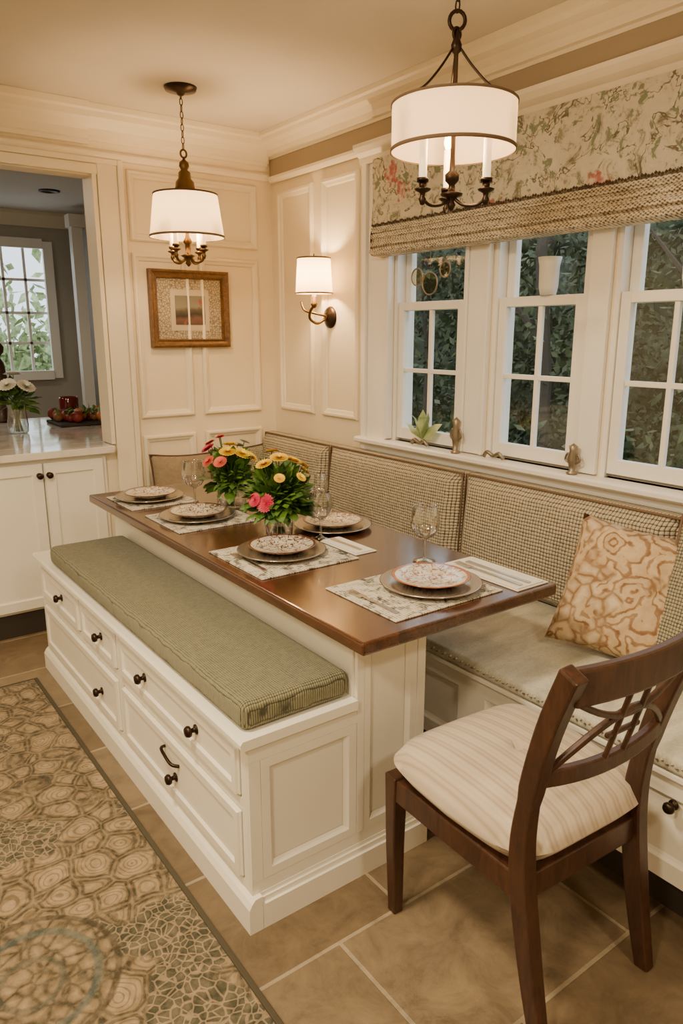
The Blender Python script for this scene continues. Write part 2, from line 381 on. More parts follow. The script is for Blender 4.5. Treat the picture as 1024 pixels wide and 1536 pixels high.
extr('crown_window',cp(W-.001,-1,.115),'y',-2.2,D-.001,WHITE)
extr('crown_back',cp(D-.001,-.55,.15),'x',1.225,W-.02,WHITE)
extr('crown_back_opening',cp(D-.001,-.6,.17,.02),'x',-2.6,1.220,WHITE)
extr('trim_1',[(D,2.235),(D-.018,2.235),(D-.026,2.25),(D-.026,2.262),(D-.014,2.272),(D,2.278)],'x',-2.6,W-.03,WHITE)
extr('trim_2',[(W-.009,2.225),(W-.03,2.228),(W-.038,2.24),(W-.038,2.252),(W-.009,2.258)],'y',2.78,D-.03,WHITE)
boxes('trim_3',[(1.250,1.345,D-.022,D-.001,.0,2.235),(1.345,1.370,D-.034,D-.001,.0,2.235),(-.8,1.250,D-.022,D-.001,2.165,2.21),(-.8,1.345,D-.032,D-.001,2.2105,2.235)],WHITE,None,.004)
box('trim_opening_jamb',1.225,1.245,D-.02,D+T+.02,.904,2.165,WHITE)
parts=[mouldback(1.395,2.10,1.885,2.205,D-.001,1.1),mouldback(1.395,1.69,1.02,1.83,D-.001,1.1),mouldback(1.75,2.10,1.02,1.83,D-.001,1.1),
       mouldback(1.395,1.69,.5,.93,D-.001,1.1),mouldback(1.75,2.10,.5,.93,D-.001,1.1)]
new('trim_4',*join(parts),WHITE)
parts=[mouldwin(3.24,3.57,1.03,2.175,W-.001,1.15),mouldwin(2.86,3.16,1.03,2.175,W-.001,1.15)]
new('trim_5',*join(parts),WHITE)
extr('baseboard_window',[(W,0),(W-.015,0),(W-.015,.10),(W-.008,.12),(W,.12)],'y',-2.2,-.65,WHITE)
boxes('trim_6',[(W-.03,W-.001,2.625,2.759,.90,2.24),(W-.045,W-.001,2.76,2.79,.90,2.24),(W-.04,W-.001,2.604,2.624,.97,2.2),
   (W-.03,W-.001,.86,1.045,.90,2.24),
   (W-.02,W-.001,2.036,2.129,.97,2.2),(W-.028,W-.001,2.02,2.035,.97,2.2),(W-.028,W-.001,2.13,2.145,.97,2.2),
   (W-.02,W-.001,1.495,1.575,.97,2.2)],TRIMW,None,.003)
extr('window_sill',[(W+.03,.965),(W-.07,.965),(W-.078,.958),(W-.078,.945),(W-.07,.938),(W-.045,.935),(W-.035,.90),(W-.02,.885),(W-.001,.88),(W-.001,.94),(W+.03,.94)],'y',.86,2.80,TRIMW)
extr('trim_7',[(W-.001,2.175),(W-.05,2.175),(W-.055,2.20),(W-.075,2.215),(W-.09,2.235),(W-.09,2.25),(W-.001,2.254)],'y',.80,2.80,WHITE)
for i,(y0,y1) in enumerate(WY):
    g=grp('window_%d'%(i+1))
    zm=1.56
    boxes('jamb',[(W-.002,W+.1,y0-.0,y0+.018,WZ0,WZ1),(W-.002,W+.1,y1-.018,y1,WZ0,WZ1),(W-.002,W+.1,y0+.019,y1-.019,WZ1-.02,WZ1),(W+.031,W+.1,y0+.019,y1-.019,WZ0-.001,WZ0+.012)],TRIMW,g)
    def sash(nm,x,za,zb,munt,bot):
        a=y0+.02;b=y1-.02;s=.036
        L=[(x,x+.03,a,a+s,za,zb),(x,x+.03,b-s,b,za,zb),(x,x+.03,a+s,b-s,za,za+bot),(x,x+.03,a+s,b-s,zb-.035,zb)]
        if munt:
            c=(a+b)/2;zc=(za+bot+zb-.035)/2
            L+=[(x+.006,x+.024,c-.009,c+.009,za+bot,zb-.035),(x+.007,x+.023,a+s,b-s,zc-.009,zc+.009)]
        boxes(nm,L,TRIMW,g,.002)
        box(nm+'_pane',x+.013,x+.016,a+s,b-s,za+bot,zb-.03,GLASS,g)
    sash('lower_sash',W+.005,WZ0+.013,zm+.02,True,.05)
    sash('upper_sash',W+.045,zm-.015,WZ1-.02,False,.035)
g=grp('window_4')
L=[(.70,.78,6.96,7.0,1.05,2.22),(1.87,1.95,6.96,7.0,1.05,2.22),(.781,1.869,6.96,7.0,2.16,2.24),(.781,1.869,6.94,7.0,1.04,1.12),(1.30,1.36,6.97,7.05,1.12,2.16)]
for xx in (.97,1.16,1.54,1.72): L.append((xx-.011,xx+.011,7.03,7.05,1.1,2.18))
for zz in (1.36,1.62,1.90): L.append((.75,1.9,7.03,7.05,zz-.011,zz+.011))
boxes('frame_and_muntins',L,TRIMW,g)
box('pane',.75,1.9,7.055,7.058,1.1,2.18,GLASS,g)
extr('crown_far',[(7.0,H-.12),(6.985,H-.12),(6.92,H-.03),(6.92,H-.001),(7.0,H-.001)],'x',-2.5,2.12,WHITE)
boxes('trim_8',[(1.99,2.08,6.5,6.58,0,2.3),(1.97,2.10,6.48,6.6,2.301,2.4)],TRIMW)
V=[];Fc=[];n=60
for k in range(n+1):
    y=5.0+1.1*k/n; x=2.085+.022*math.sin(k*.9)
    V+=[(x,y,.3),(x,y,2.2)]
for k in range(n): Fc.append((2*k,2*k+2,2*k+3,2*k+1))
new('window_curtain',V,Fc,paint('curtain_linen',(.36,.29,.215),.9),None,True)
lathe('recessed_downlight',[(.075,H-.001),(.075,H-.008),(.055,H-.010),(.05,H-.004),(0,H-.003)],BRONZE,None,(1.67,5.9,0),24)

# ---------------------------------------------------------------- exterior
def leaves_geo(n,fn,size):
    V=[];Fc=[]
    for i in range(n):
        p=Vector(fn()); d=Vector((random.gauss(0,1),random.gauss(0,1),random.gauss(0,1))).normalized()
        q=d.orthogonal().normalized(); q.rotate(Matrix.Rotation(random.random()*6.28,3,d)); s=size*random.uniform(.6,1.4); k=len(V)
        V+=[p-d*s,p+q*s*.45,p+d*s,p-q*s*.45]; Fc.append((k,k+1,k+2,k+3))
    return V,Fc
clumps=[(random.uniform(6.2,9),random.uniform(-1.5,13),random.uniform(-.2,3.2),random.uniform(.45,.95)) for _ in range(85)]
def incl():
    c=random.choice(clumps); d=Vector((random.gauss(0,1),random.gauss(0,1),random.gauss(0,1))).normalized()*c[3]*random.uniform(.7,1.1)
    return (c[0]+d.x,c[1]+d.y,c[2]+d.z)
g=grp('garden_trees')
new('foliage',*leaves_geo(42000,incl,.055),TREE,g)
tr=[]
for k in range(9):
    x=random.uniform(5.6,7.5);y=k*1.2+random.uniform(-.3,.3)
    tr.append(sweepgeo([(x,y,-.5),(x+.1,y+.05,1),(x+.05,y+.15,2.2),(x+.3,y+.1,4)],circ(.07,7),[1.3,1,.8,.4]))
    tr.append(sweepgeo([(x+.08,y+.05,1.3),(x-.2,y+.5,2.0),(x-.3,y+.9,2.5)],circ(.035,5),[1,.7,.3]))
new('trunks',*join(tr),paint('bark',(.06,.045,.03),.9),g)
# hedge: lumpy displaced wall of greenery behind the trees
V=[];Fc=[];ny,nz=120,30
for j in range(nz+1):
    for i in range(ny+1):
        y=-5+25*i/ny; top=3.0+.9*noise.noise(Vector((y*.6,3.1,0)))+.35*noise.noise(Vector((y*2.3,8,0))); z=-.5+(top+.5)*j/nz
        V.append((10.2+.8*noise.noise(Vector((y*.8,z*.8,5)))+.3*noise.noise(Vector((y*3,z*3,1))),y,z))
for j in range(nz):
    for i in range(ny):
        a=j*(ny+1)+i; Fc.append((a,a+1,a+ny+2,a+ny+1))
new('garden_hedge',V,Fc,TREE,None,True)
def incl2(): return (random.uniform(3.6,4.4),random.uniform(.5,7),-.5+abs(random.gauss(0,.5)))
new('garden_shrub',*leaves_geo(6000,incl2,.045),TREE)
def incl3(): return (random.uniform(-.5,6),random.uniform(11.5,13),random.uniform(-.5,1)+abs(random.gauss(0,.7)))
new('garden_bushes',*leaves_geo(5000,incl3,.12),TREE2)
box('garden_ground',2.4,14,-6,16,-.6,-.51,LEAF)

# ---------------------------------------------------------------- rug
g=grp('rug')
box('pile',-1.7,.630,-.6,3.085,.001,.011,RUG,g,.003)
boxes('edge_binding',[(.6305,.646,-.6,3.10,.001,.010),(-1.7,.630,3.0855,3.10,.001,.010)],paint('rug_binding',(.06,.05,.028),.9),g,.003)

# ---------------------------------------------------------------- storage bench (island seat) + table pedestal
g=grp('storage_bench')
BX=.725
boxes('carcass',[(BX+.014,1.039,1.3735,3.19,.085,.505),(1.04,1.28,1.3735,3.12,.085,.712)],CAB,g)
extr('plinth',[(BX-.018,.0),(BX-.018,.07),(BX-.010,.085),(BX+.0,.095),(BX+.02,.0955),(BX+.02,.0)],'y',1.347,3.2,CAB,g)
boxes('plinth_end',[(BX+.021,1.296,1.347,1.3725,.0,.07),(BX+.021,1.288,1.355,1.3725,.0705,.085),(BX+.021,1.282,1.361,1.3725,.0855,.0955),(1.281,1.296,1.3735,3.12,0,.08)],CAB,g)
extr('seat_board',[(BX-.02,.508),(BX-.026,.516),(BX-.026,.526),(BX-.02,.534),(1.04,.534),(1.04,.508)],'y',1.348,3.2,CAB,g)
parts=[frame_geo((BX+.032,1.372,.131),(1,0,0),(0,0,1),(0,-1,0),.288,.330,[(0,.0),(0,.011),(.024,.011),(.030,.004),(.036,.0)]),
       frame_geo((1.069,1.372,.131),(1,0,0),(0,0,1),(0,-1,0),.184,.550,[(0,.0),(0,.010),(.022,.010),(.028,.004),(.034,.0)])]
new('end_panels',*join(parts),CAB,g)
boxes('end_stiles',[(BX,BX+.031,1.362,1.3725,.1305,.4615),(BX+.321,1.046,1.362,1.3725,.1305,.4615),(BX,1.046,1.362,1.3725,.462,.5075),(1.0465,1.068,1.360,1.3725,.1305,.711),(1.254,1.282,1.360,1.3725,.1305,.711),(1.0685,1.2535,1.360,1.3725,.682,.711),(BX,1.282,1.363,1.3725,.096,.130)],CAB,g)
def drawer(y0,y1,z0,z1):
    box('drawer_front',BX-.004,BX+.0125,y0,y1,z0,z1,CAB,g,.003)
    v,f=frame_geo((BX-.004,y0+.004,z0+.004),(0,1,0),(0,0,1),(-1,0,0),y1-y0-.008,z1-z0-.008,[(0,0),(0,.007),(.022,.007),(.028,0)])
    new('drawer_moulding',v,f,CAB,g)
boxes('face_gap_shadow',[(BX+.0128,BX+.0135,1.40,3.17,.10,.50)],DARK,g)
boxes('face_frame',[(BX,BX+.013,1.373,1.40,.096,.5075),(BX,BX+.013,3.15,3.19,.096,.5075),(BX,BX+.013,2.215,2.255,.1185,.4915),(BX,BX+.013,2.62,2.65,.3505,.4915),
   (BX,BX+.013,1.4005,2.2145,.318,.350),(BX,BX+.013,2.2555,3.1495,.318,.350),(BX,BX+.013,1.4005,3.1495,.096,.118),(BX,BX+.013,1.4005,3.1495,.492,.5075)],CAB,g)
for a in [(1.4055,2.2095,.3555,.4865),(2.2605,2.6145,.3555,.4865),(2.6555,3.1445,.3555,.4865),(1.4055,2.2095,.1235,.3125),(2.2605,3.1445,.1235,.3125)]: drawer(*a)
def knob(loc,dirr,par,r=.014,mat=BRONZE):
    rot={'-x':(0,-PI/2,0),'-y':(PI/2,0,0)}[dirr]
    lathe('knob',[(0,0),(r*.9,0),(r*.9,.003),(r*.45,.005),(r*.4,.014),(r*.95,.018),(r*1.05,.024),(r*.8,.031),(0,.033)],mat,par,loc,20,rot)
for y,z in [(2.87,.425),(2.40,.425),(2.00,.43),(1.64,.425),(2.44,.20),(1.80,.195)]: knob((BX-.004,y,z),'-x',g,.0155)
tube('bail_handle',spline([(BX-.004,1.87,.262),(BX-.022,1.855,.268),(BX-.026,1.82,.262),(BX-.022,1.785,.25),(BX-.004,1.77,.245)],6),.005,BRONZE,g)
cu=box('bench_cushion',BX-.005,1.035,1.374,3.0,.5345,.610,SAGE,g,.024,4,True)
g=grp('dining_table')
tp=box('table_top',.95,1.645,1.215,3.17,.728,.762,TABLE,g,.007,3)
boxes('apron',[(1.02,1.30,1.345,3.14,.7125,.728)],CAB,g)

# ---------------------------------------------------------------- banquette
g=grp('banquette')
SX=1.535
boxes('carcass',[(SX+.012,2.18,-.6,3.64,.15,.43),(1.30,SX+.011,3.24,3.64,.15,.43)],CAB,g)
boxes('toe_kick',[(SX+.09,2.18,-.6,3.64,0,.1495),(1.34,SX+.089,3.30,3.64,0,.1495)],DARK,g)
boxes('seat_board',[(SX-.02,2.18,-.6,3.64,.4305,.448),(1.28,SX-.021,3.22,3.64,.4305,.448)],CAB,g,.004)
parts=[]
ys=[-.25,.40,1.02,1.42,1.95,2.5,3.2]
for a,b in zip(ys[:-1],ys[1:]):
    parts.append(frame_geo((SX+.012,a+.025,.17),(0,1,0),(0,0,1),(-1,0,0),b-a-.05,.235,[(0,.0),(0,.012),(.030,.012),(.036,.004),(.044,.0)]))
new('front_panels',*join(parts),CAB,g)
boxes('front_rails',[(SX,SX+.0115,-.6,3.2,.405,.43),(SX,SX+.0115,-.6,3.2,.15,.172)]+[(SX,SX+.0115,y-.026,y+.026,.1725,.4045) for y in ys],CAB,g)
knob((SX+.0,.76,.36),'-x',g)
box('seat_cushion',SX-.025,2.09,-.6,3.62,.449,.492,LINEN,g,.014,3,True)
box('seat_cushion_return',1.27,SX-.03,3.21,3.62,.449,.492,LINEN,g,.014,3,True)
def bead(c,r):
    V=[(c[0]+r,c[1],c[2]),(c[0]-r,c[1],c[2]),(c[0],c[1]+r,c[2]),(c[0],c[1]-r,c[2]),(c[0],c[1],c[2]+r),(c[0],c[1],c[2]-r)]
    return V,[(0,2,4),(2,1,4),(1,3,4),(3,0,4),(2,0,5),(1,2,5),(3,1,5),(0,3,5)]
parts=[bead((SX-.027,-.1+.0125*i,.474+(.003 if i%2 else -.003)),.005) for i in range(245)]
new('edge_fringe',*join(parts),BASK_W,g)
def backc(y0,y1,mat,name):
    V=[];Fc=[];ny=16;nz=10
    zb,zt=.495,.905
    for side in (0,1):
        for j in range(nz+1):
            for i in range(ny+1):
                u=i/ny;v=j/nz; e=min(1,(1-abs(2*u-1))*9)**.5; e2=min(1,(1-abs(2*v-1))*6)**.5
                puff=.018*(1-(2*u-1)**4)*(1-(2*v-1)**2)
                y=y0+(y1-y0)*u; z=zb+(zt-zb)*v
                if side==0: x=2.055+.035*v-.045*e*e2-puff+.022
                else: x=2.155
                V.append((x,y,z))
    m=(ny+1)*(nz+1)
    for s in (0,1):
        for j in range(nz):
            for i in range(ny):
                a=s*m+j*(ny+1)+i; Fc.append((a,a+1,a+ny+2,a+ny+1))
    ring=[i for i in range(ny+1)]+[j*(ny+1)+ny for j in range(1,nz+1)]+[nz*(ny+1)+i for i in range(ny-1,-1,-1)]+[j*(ny+1) for j in range(nz-1,0,-1)]
    for k in range(len(ring)):
        a=ring[k];b=ring[(k+1)%len(ring)]; Fc.append((a,b,b+m,a+m))
    new(name,V,Fc,mat,g,True)
    pts=[(2.082,y0+.004,zb+.01),(2.098,y0+.004,zt-.004),(2.098,y1-.004,zt-.004),(2.082,y1-.004,zb+.01)]
    tube(name+'_piping',pts,.0048,PIPE2,g)
for a,b in [(2.965,3.60),(2.035,2.955),(1.115,2.025),(.2,1.105),(-.6,.19)]: backc(a,b,BASK_W,'back_cushion')

# ---------------------------------------------------------------- pillows
def pillow(name,w,h,t,mat,loc,rot,pipe=None,n=18):
    g=grp(name,loc,rot); V=[];Fc=[]
    for s in (1,-1):
        for j in range(n+1):
            for i in range(n+1):
                u=2*i/n-1;v=2*j/n-1
                x=w/2*u*(1-.07*(1-v*v));y=h/2*v*(1-.07*(1-u*u))
                z=s*t/2*(max(0,(1-u*u)*(1-v*v)))**.42
                z+=.006*noise.noise(Vector((u*3,v*3,s)))*(1-u*u)*(1-v*v)
                V.append((x,y,z))
    m=(n+1)**2
    for s in (0,1):
        for j in range(n):
            for i in range(n):
                a=s*m+j*(n+1)+i; Fc.append((a,a+1,a+n+2,a+n+1))
    ob=new('cover',V,Fc,mat,g,True)
    bm=bmesh.new(); bm.from_mesh(ob.data); bmesh.ops.remove_doubles(bm,verts=bm.verts,dist=.0005); bmesh.ops.recalc_face_normals(bm,faces=bm.faces); bm.to_mesh(ob.data); bm.free()
    if pipe:
        pts=[]
        for k in range(4*12):
            q=k/12; e=int(q);f=q-e
            u,v={0:(-1+2*f,-1),1:(1,-1+2*f),2:(1-2*f,1),3:(-1,1-2*f)}[e]
            pts.append((w/2*u*(1-.07*(1-v*v)),h/2*v*(1-.07*(1-u*u)),0))
        tube('piping',pts,.005,pipe,g,closed=True)
    return g
def face_rot(yaw_deg,lean_deg,spin=0):
    yaw=math.radians(yaw_deg); ln=math.radians(lean_deg)
    zf=Vector((math.cos(yaw)*math.cos(ln),math.sin(yaw)*math.cos(ln),math.sin(ln)))
    xr=Vector((0,0,1)).cross(zf).normalized(); yu=zf.cross(xr)
    m=Matrix((xr,yu,zf)).transposed() @ Matrix.Rotation(math.radians(spin),3,'Z')
    return m.to_euler()
pillow('rose_throw_pillow',.36,.41,.14,FLORP,(1.910,1.175,.692),face_rot(204,24,-8),None)
pillow('check_throw_pillow',.42,.46,.11,BASKP,(1.945,.875,.715),face_rot(178,20,0),PIPE2)
pillow('taupe_throw_pillow',.34,.34,.11,TAUPEP,(1.56,3.54,.665),face_rot(-92,14,-3),PIPE)
pillow('check_throw_pillow',.34,.34,.11,BASKP,(1.92,3.54,.672),face_rot(-95,14,2),PIPE)

# ---------------------------------------------------------------- dining chair
g=grp('dining_chair',(1.245,.985,0),(0,0,math.radians(-3)))
for sx in (-1,1):
    bar('front_leg',[(sx*.205,.205,.0),(sx*.208,.208,.2),(sx*.210,.205,.40)],.040,.040,CHAIRW,g,up=(1,0,0),scales=[.72,.88,1.05])
    pts=spline([(sx*.178+.0,-.255,0),(sx*.178-.012,-.222,.2),(sx*.180-.03,-.205,.42),(sx*.182-.045,-.225,.58),(sx*.186-.06,-.275,.76),(sx*.190-.07,-.330,.90)],5)
    bar('back_post',pts,.034,.044,CHAIRW,g,up=(1,0,0),scales=[.8+.25*math.sin(PI*min(1,i/16)) if i<16 else .95 for i in range(len(pts))])
boxes('seat_rails',[(-.205,.205,.192,.222,.335,.395),(-.19,.17,-.215,-.190,.335,.395)],CHAIRW,g,.003)
bar('seat_rail_left',[(-.212,.20,.365),(-.205,-.20,.365)],.028,.06,CHAIRW,g,up=(1,0,0))
bar('seat_rail_right',[(.212,.20,.365),(.160,-.20,.365)],.028,.06,CHAIRW,g,up=(1,0,0))
V=[];Fc=[];n=22
for s in (1,-1):
    for j in range(n+1):
        for i in range(n+1):
            u=2*i/n-1;v=2*j/n-1
            hw=.236 if v>0 else .236-.025*(-v)
            k=(abs(u)**6+abs(v)**6)**(1/6); m_=max(abs(u),abs(v)) or 1
            uu=u*(m_/k if k else 1); vv=v*(m_/k if k else 1)
            z=.438+ (s*.044*(max(0,1-m_**7))**.5) + (.032*(1-uu*uu)*(1-vv*vv) if s>0 else 0)
            V.append((uu*hw-.012*(1-(v+1)/2)*1.2,vv*.236+.006,z))
m=(n+1)**2
for s in (0,1):
    for j in range(n):
        for i in range(n):
            a=s*m+j*(n+1)+i; Fc.append((a,a+1,a+n+2,a+n+1))
ob=new('seat_cushion',V,Fc,STRIPE,g,True)
bm=bmesh.new(); bm.from_mesh(ob.data); bmesh.ops.remove_doubles(bm,verts=bm.verts,dist=.0005); bmesh.ops.recalc_face_normals(bm,faces=bm.faces); bm.to_mesh(ob.data); bm.free()
def bk(x,z):
    t=(z-.42)/.48; y=-.205-.125*t**1.4-.025*(1-(x/.19)**2)
    return (x-.03-.04*t,y,z)
def railp(z0,x0=-.18,x1=.18,n=10,dz=0):
    return [bk(x0+(x1-x0)*i/n, z0+dz*(1-((x0+(x1-x0)*i/n)/.18)**2)) for i in range(n+1)]
bar('crest_rail',railp(.866),.022,.072,CHAIRW,g,up=(0,1,0),bevel=.006)
bar('lower_rail',railp(.650,dz=-.012),.018,.036,CHAIRW,g,up=(0,1,0))
# splat: one arch springing from the lower corners, one shallow dip under the crest, twin uprights with a small cross bar
bar('splat_arch',[bk(-.17+.34*i/14,.665+.105*math.sin(PI*i/14)) for i in range(15)],.012,.015,CHAIRW,g,up=(0,1,0))
bar('splat_dip',[bk(-.17+.34*i/14,.835-.075*math.sin(PI*i/14)) for i in range(15)],.012,.013,CHAIRW,g,up=(0,1,0))
for xx in (-.028,.028): bar('splat_upright',[bk(xx,.65),bk(xx,.845)],.010,.012,CHAIRW,g,up=(0,1,0))
bar('splat_cross',[bk(-.05,.715),bk(.05,.715)],.010,.011,CHAIRW,g,up=(0,1,0))

# ---------------------------------------------------------------- pendants
def light(name,kind,loc,e,c=(1,.68,.36),size=.03,parent=None,rot=None):
    l=bpy.data.lights.new(name,kind); l.energy=e; l.color=c
    if kind=='POINT': l.shadow_soft_size=size
    if kind=='AREA': l.shape='DISK'; l.size=size
    o=bpy.data.objects.new(name,l); link(o,parent); o.location=loc
    if rot: o.rotation_euler=rot
    return o
def chain(z0,z1,par,r=.011,mat=BRONZE,cx=0,cy=0):
    n=int((z1-z0)/(r*2.1)); parts=[]
    for i in range(n):
        zc=z0+(i+.5)*(z1-z0)/n; pts=[]
        for k in range(10):
            a=2*PI*k/10; d=r*.6*math.cos(a); z=zc+r*1.35*math.sin(a)
            pts.append((cx+(d if i%2 else 0),cy+(0 if i%2 else d),z))
        parts.append(sweepgeo(pts,circ(.0022,5),closed=True))
    V,Fc=join(parts); new('chain',V,Fc,mat,par,True)
def candle_unit(par,x,y,z0,zc,zt,mat):
    lathe('candle_cup',[(0,z0-.03),(.006,z0-.028),(.010,z0-.015),(.006,z0-.008),(.008,z0),(.020,z0+.006),(.022,z0+.010),(.009,z0+.014),(.011,z0+.03),(.015,zc-.01),(.016,zc),(0,zc)],mat,par,(x,y,0),16)
    lathe('candle_sleeve',[(.0105,zc),(.0105,zt),(0,zt)],CANDLE,par,(x,y,0),14)
    lathe('flame_bulb',[(0,zt),(.007,zt+.004),(.012,zt+.018),(.008,zt+.036),(.002,zt+.05),(0,zt+.052)],BULB,par,(x,y,0),12)
g=grp('pendant_lamp',(1.467,1.51,0))
z0,z1=1.912,2.022
lathe('drum_shade',[(.161,z0),(.161,z1)],SHADE,g,None,64)
lathe('shade_trim',[(.162,z0-.003),(.164,z0-.003),(.164,z0+.006),(.162,z0+.006)],PIPE2,g,None,64)
lathe('shade_trim',[(.162,z1-.003),(.164,z1-.003),(.164,z1+.003),(.159,z1+.003),(.159,z1-.003)],PIPE2,g,None,64)
lathe('stem',[(0,1.765),(.006,1.768),(.012,1.78),(.007,1.79),(.016,1.798),(.028,1.802),(.030,1.808),(.010,1.814),(.008,1.83),(.018,1.84),(.019,1.855),(.008,1.865),(.006,1.90),(.006,2.14),(.012,2.145),(.014,2.16),(.008,2.175),(.006,2.20),(0,2.2)],BRONZE,g,None,20)
for k in range(3):
    a=2*PI*k/3+math.radians(-36+90)
    cx,cy=math.cos(a),math.sin(a); R1=.095
    tube('candle_arm',spline([(0,0,1.805),(cx*.03,cy*.03,1.78),(cx*.07,cy*.07,1.775),(cx*R1,cy*R1,1.79)],6),.0045,BRONZE,g)
    candle_unit(g,cx*R1,cy*R1,1.802,1.838,1.935,BRONZE)
    tube('hanger_rod',spline([(cx*.012,cy*.012,2.15),(cx*.05,cy*.05,2.10),(cx*.10,cy*.10,2.05),(cx*.159,cy*.159,2.022)],6),.0032,BRONZE,g)
    tube('shade_spoke',[(cx*.159,cy*.159,2.020),(cx*.006,cy*.006,2.020)],.002,BRONZE,g)
tube('top_ring',[(.020*math.cos(2*PI*k/16)*.807,-.020*math.cos(2*PI*k/16)*.59,2.215+.022*math.sin(2*PI*k/16)) for k in range(16)],.005,BRONZE,g,closed=True)
tube('lower_ring',[(.012*math.cos(2*PI*k/16),0,2.185+.014*math.sin(2*PI*k/16)) for k in range(16)],.004,BRONZE,g,closed=True)
chain(2.235,H-.02,g,.012)
lathe('canopy',[(0,H-.03),(.02,H-.028),(.055,H-.012),(.06,H-.001)],BRONZE,g,None,24)
light('pendant_bulb','POINT',(0,0,1.955),7.5,size=.035,parent=g)
g=grp('pendant_lamp',(1.475,3.17,0))
z0,z1=1.86,2.035
lathe('empire_shade',[(.162,z0),(.138,z1)],SHADE,g,None,64)
lathe('shade_trim',[(.1625,z0-.003),(.165,z0-.003),(.164,z0+.006),(.1615,z0+.006)],PIPE2,g,None,64)
lathe('shade_trim',[(.139,z1-.004),(.141,z1-.004),(.1405,z1+.003),(.136,z1+.003)],PIPE,g,None,64)
lathe('stem',[(0,1.735),(.006,1.74),(.014,1.75),(.010,1.762),(.022,1.775),(.034,1.782),(.012,1.79),(.012,1.83),(.022,1.84),(.010,1.86),(.006,1.90),(.006,2.035),(.045,2.04),(.050,2.05),(.042,2.065),(.040,2.085),(.028,2.10),(.026,2.125),(.014,2.135),(.022,2.15),(.020,2.165),(.008,2.175),(0,2.19)],BRASS,g,None,24)
for k in range(4):
    a=2*PI*k/4+.5; cx,cy=math.cos(a),math.sin(a); R1=.085
    tube('candle_arm',spline([(0,0,1.785),(cx*.04,cy*.04,1.755),(cx*.075,cy*.075,1.76),(cx*R1,cy*R1,1.785)],6),.006,BRASS,g)
    candle_unit(g,cx*R1,cy*R1,1.795,1.825,1.885,BRASS)
    tube('shade_spoke',[(cx*.137,cy*.137,2.032),(cx*.03,cy*.03,2.033)],.002,BRASS,g)
tube('top_ring',[(.014*math.cos(2*PI*k/16),0,2.20+.016*math.sin(2*PI*k/16)) for k in range(16)],.0045,BRASS,g,closed=True)
chain(2.215,H-.02,g,.011,BRASS)
lathe('canopy',[(0,H-.035),(.012,H-.033),(.02,H-.022),(.065,H-.014),(.070,H-.001)],BRONZE,g,None,28)
light('pendant_bulb','POINT',(0,0,1.95),13,size=.035,parent=g)
g=grp('wall_sconce')
SY=3.075
lathe('backplate',[(0,.024),(.018,.024),(.026,.018),(.040,.014),(.050,.008),(.054,.0)],BRONZE,g,(W-.001,3.10,1.525),28,(0,-PI/2,0))
tube('arm',spline([(2.18,3.10,1.525),(2.13,3.11,1.495),(2.085,3.11,1.515),(2.078,3.10,1.55),(2.085,SY,1.58)],8),.007,BRASS,g)
tube('arm_scroll',spline([(2.17,3.09,1.53),(2.12,3.13,1.545),(2.09,3.17,1.56),(2.085,3.19,1.60)],6),.006,BRASS,g)
lathe('candle_cup',[(0,1.565),(.010,1.57),(.018,1.585),(.010,1.592),(.012,1.62),(0,1.62)],BRASS,g,(2.085,SY,0),16)
lathe('candle_sleeve',[(.010,1.62),(.010,1.67),(0,1.67)],CANDLE,g,(2.085,SY,0),14)
lathe('shade',[(.090,1.635),(.080,1.80)],SHADE2,g,(2.085,SY,0),40)
lathe('shade_trim',[(.091,1.633),(.093,1.633),(.092,1.64),(.090,1.64)],GOLDF,g,(2.085,SY,0),40)
lathe('shade_trim',[(.081,1.795),(.083,1.795),(.083,1.802),(.080,1.802)],GOLDF,g,(2.085,SY,0),40)
tube('finial',[(2.085,SY,1.67),(2.085,SY,1.82)],.003,BRASS,g)
light('sconce_bulb','POINT',(2.085,SY,1.72),14,size=.025,parent=g)

# ---------------------------------------------------------------- framed picture
g=grp('framed_picture')
fx0,fx1,fz0,fz1=1.468,1.908,1.375,1.760; fy=D-.012
new('frame',*frame_geo((fx0,fy+.01,fz0),(1,0,0),(0,0,1),(0,-1,0),fx1-fx0,fz1-fz0,[(0,-.0),(0,.028),(.010,.034),(.018,.026),(.030,.022),(.038,.028),(.044,.012),(.044,0)]),GOLDF,g)
box('mat_board',fx0+.03,fx1-.03,fy-.002,fy+.004,fz0+.03,fz1-.03,CRACK,g)
box('inner_mat',1.580,1.795,fy-.004,fy-.0025,1.460,1.665,paint('cream_mat',(.48,.41,.30),.8),g)
box('painting',1.605,1.770,fy-.006,fy-.0045,1.49,1.635,PAINTG,g)

# ---------------------------------------------------------------- roman shade
g=grp('roman_shade')
x0=2.118
extr('floral_valance',[(W-.032,2.172),(x0,2.172),(x0-.002,2.10),(x0+.002,2.0),(x0-.004,1.905),(x0+.004,1.90),(W-.032,1.91)],'y',.90,2.665,VAL,g,False,60,.008)
prof=[(W-.032,1.90)]
for k in range(4):
    zc=1.885-.030*k
    for a in range(7):
        t=PI/2+PI*a/6*1.0
        prof.append((x0+.012+(.020+.003*k)*math.cos(t),zc+.017*math.sin(t)))
prof+=[(W-.032,1.775)]
extr('woven_folds',prof,'y',.90,2.665,REED,g,True,40,.006)
BEAD=metal('bead_trim',(.10,.06,.035),.6,.2)
parts=[bead((x0-.010,.905+.011*i,1.903+.003*math.sin(i*1.7)),.0062) for i in range(160)]
new('beaded_fringe',*join(parts),BEAD,g)
parts=[bead((x0-.014,.905+.011*i,1.790+.003*math.sin(i*1.3)),.005) for i in range(160)]
new('lower_fringe',*join(parts),REED,g)

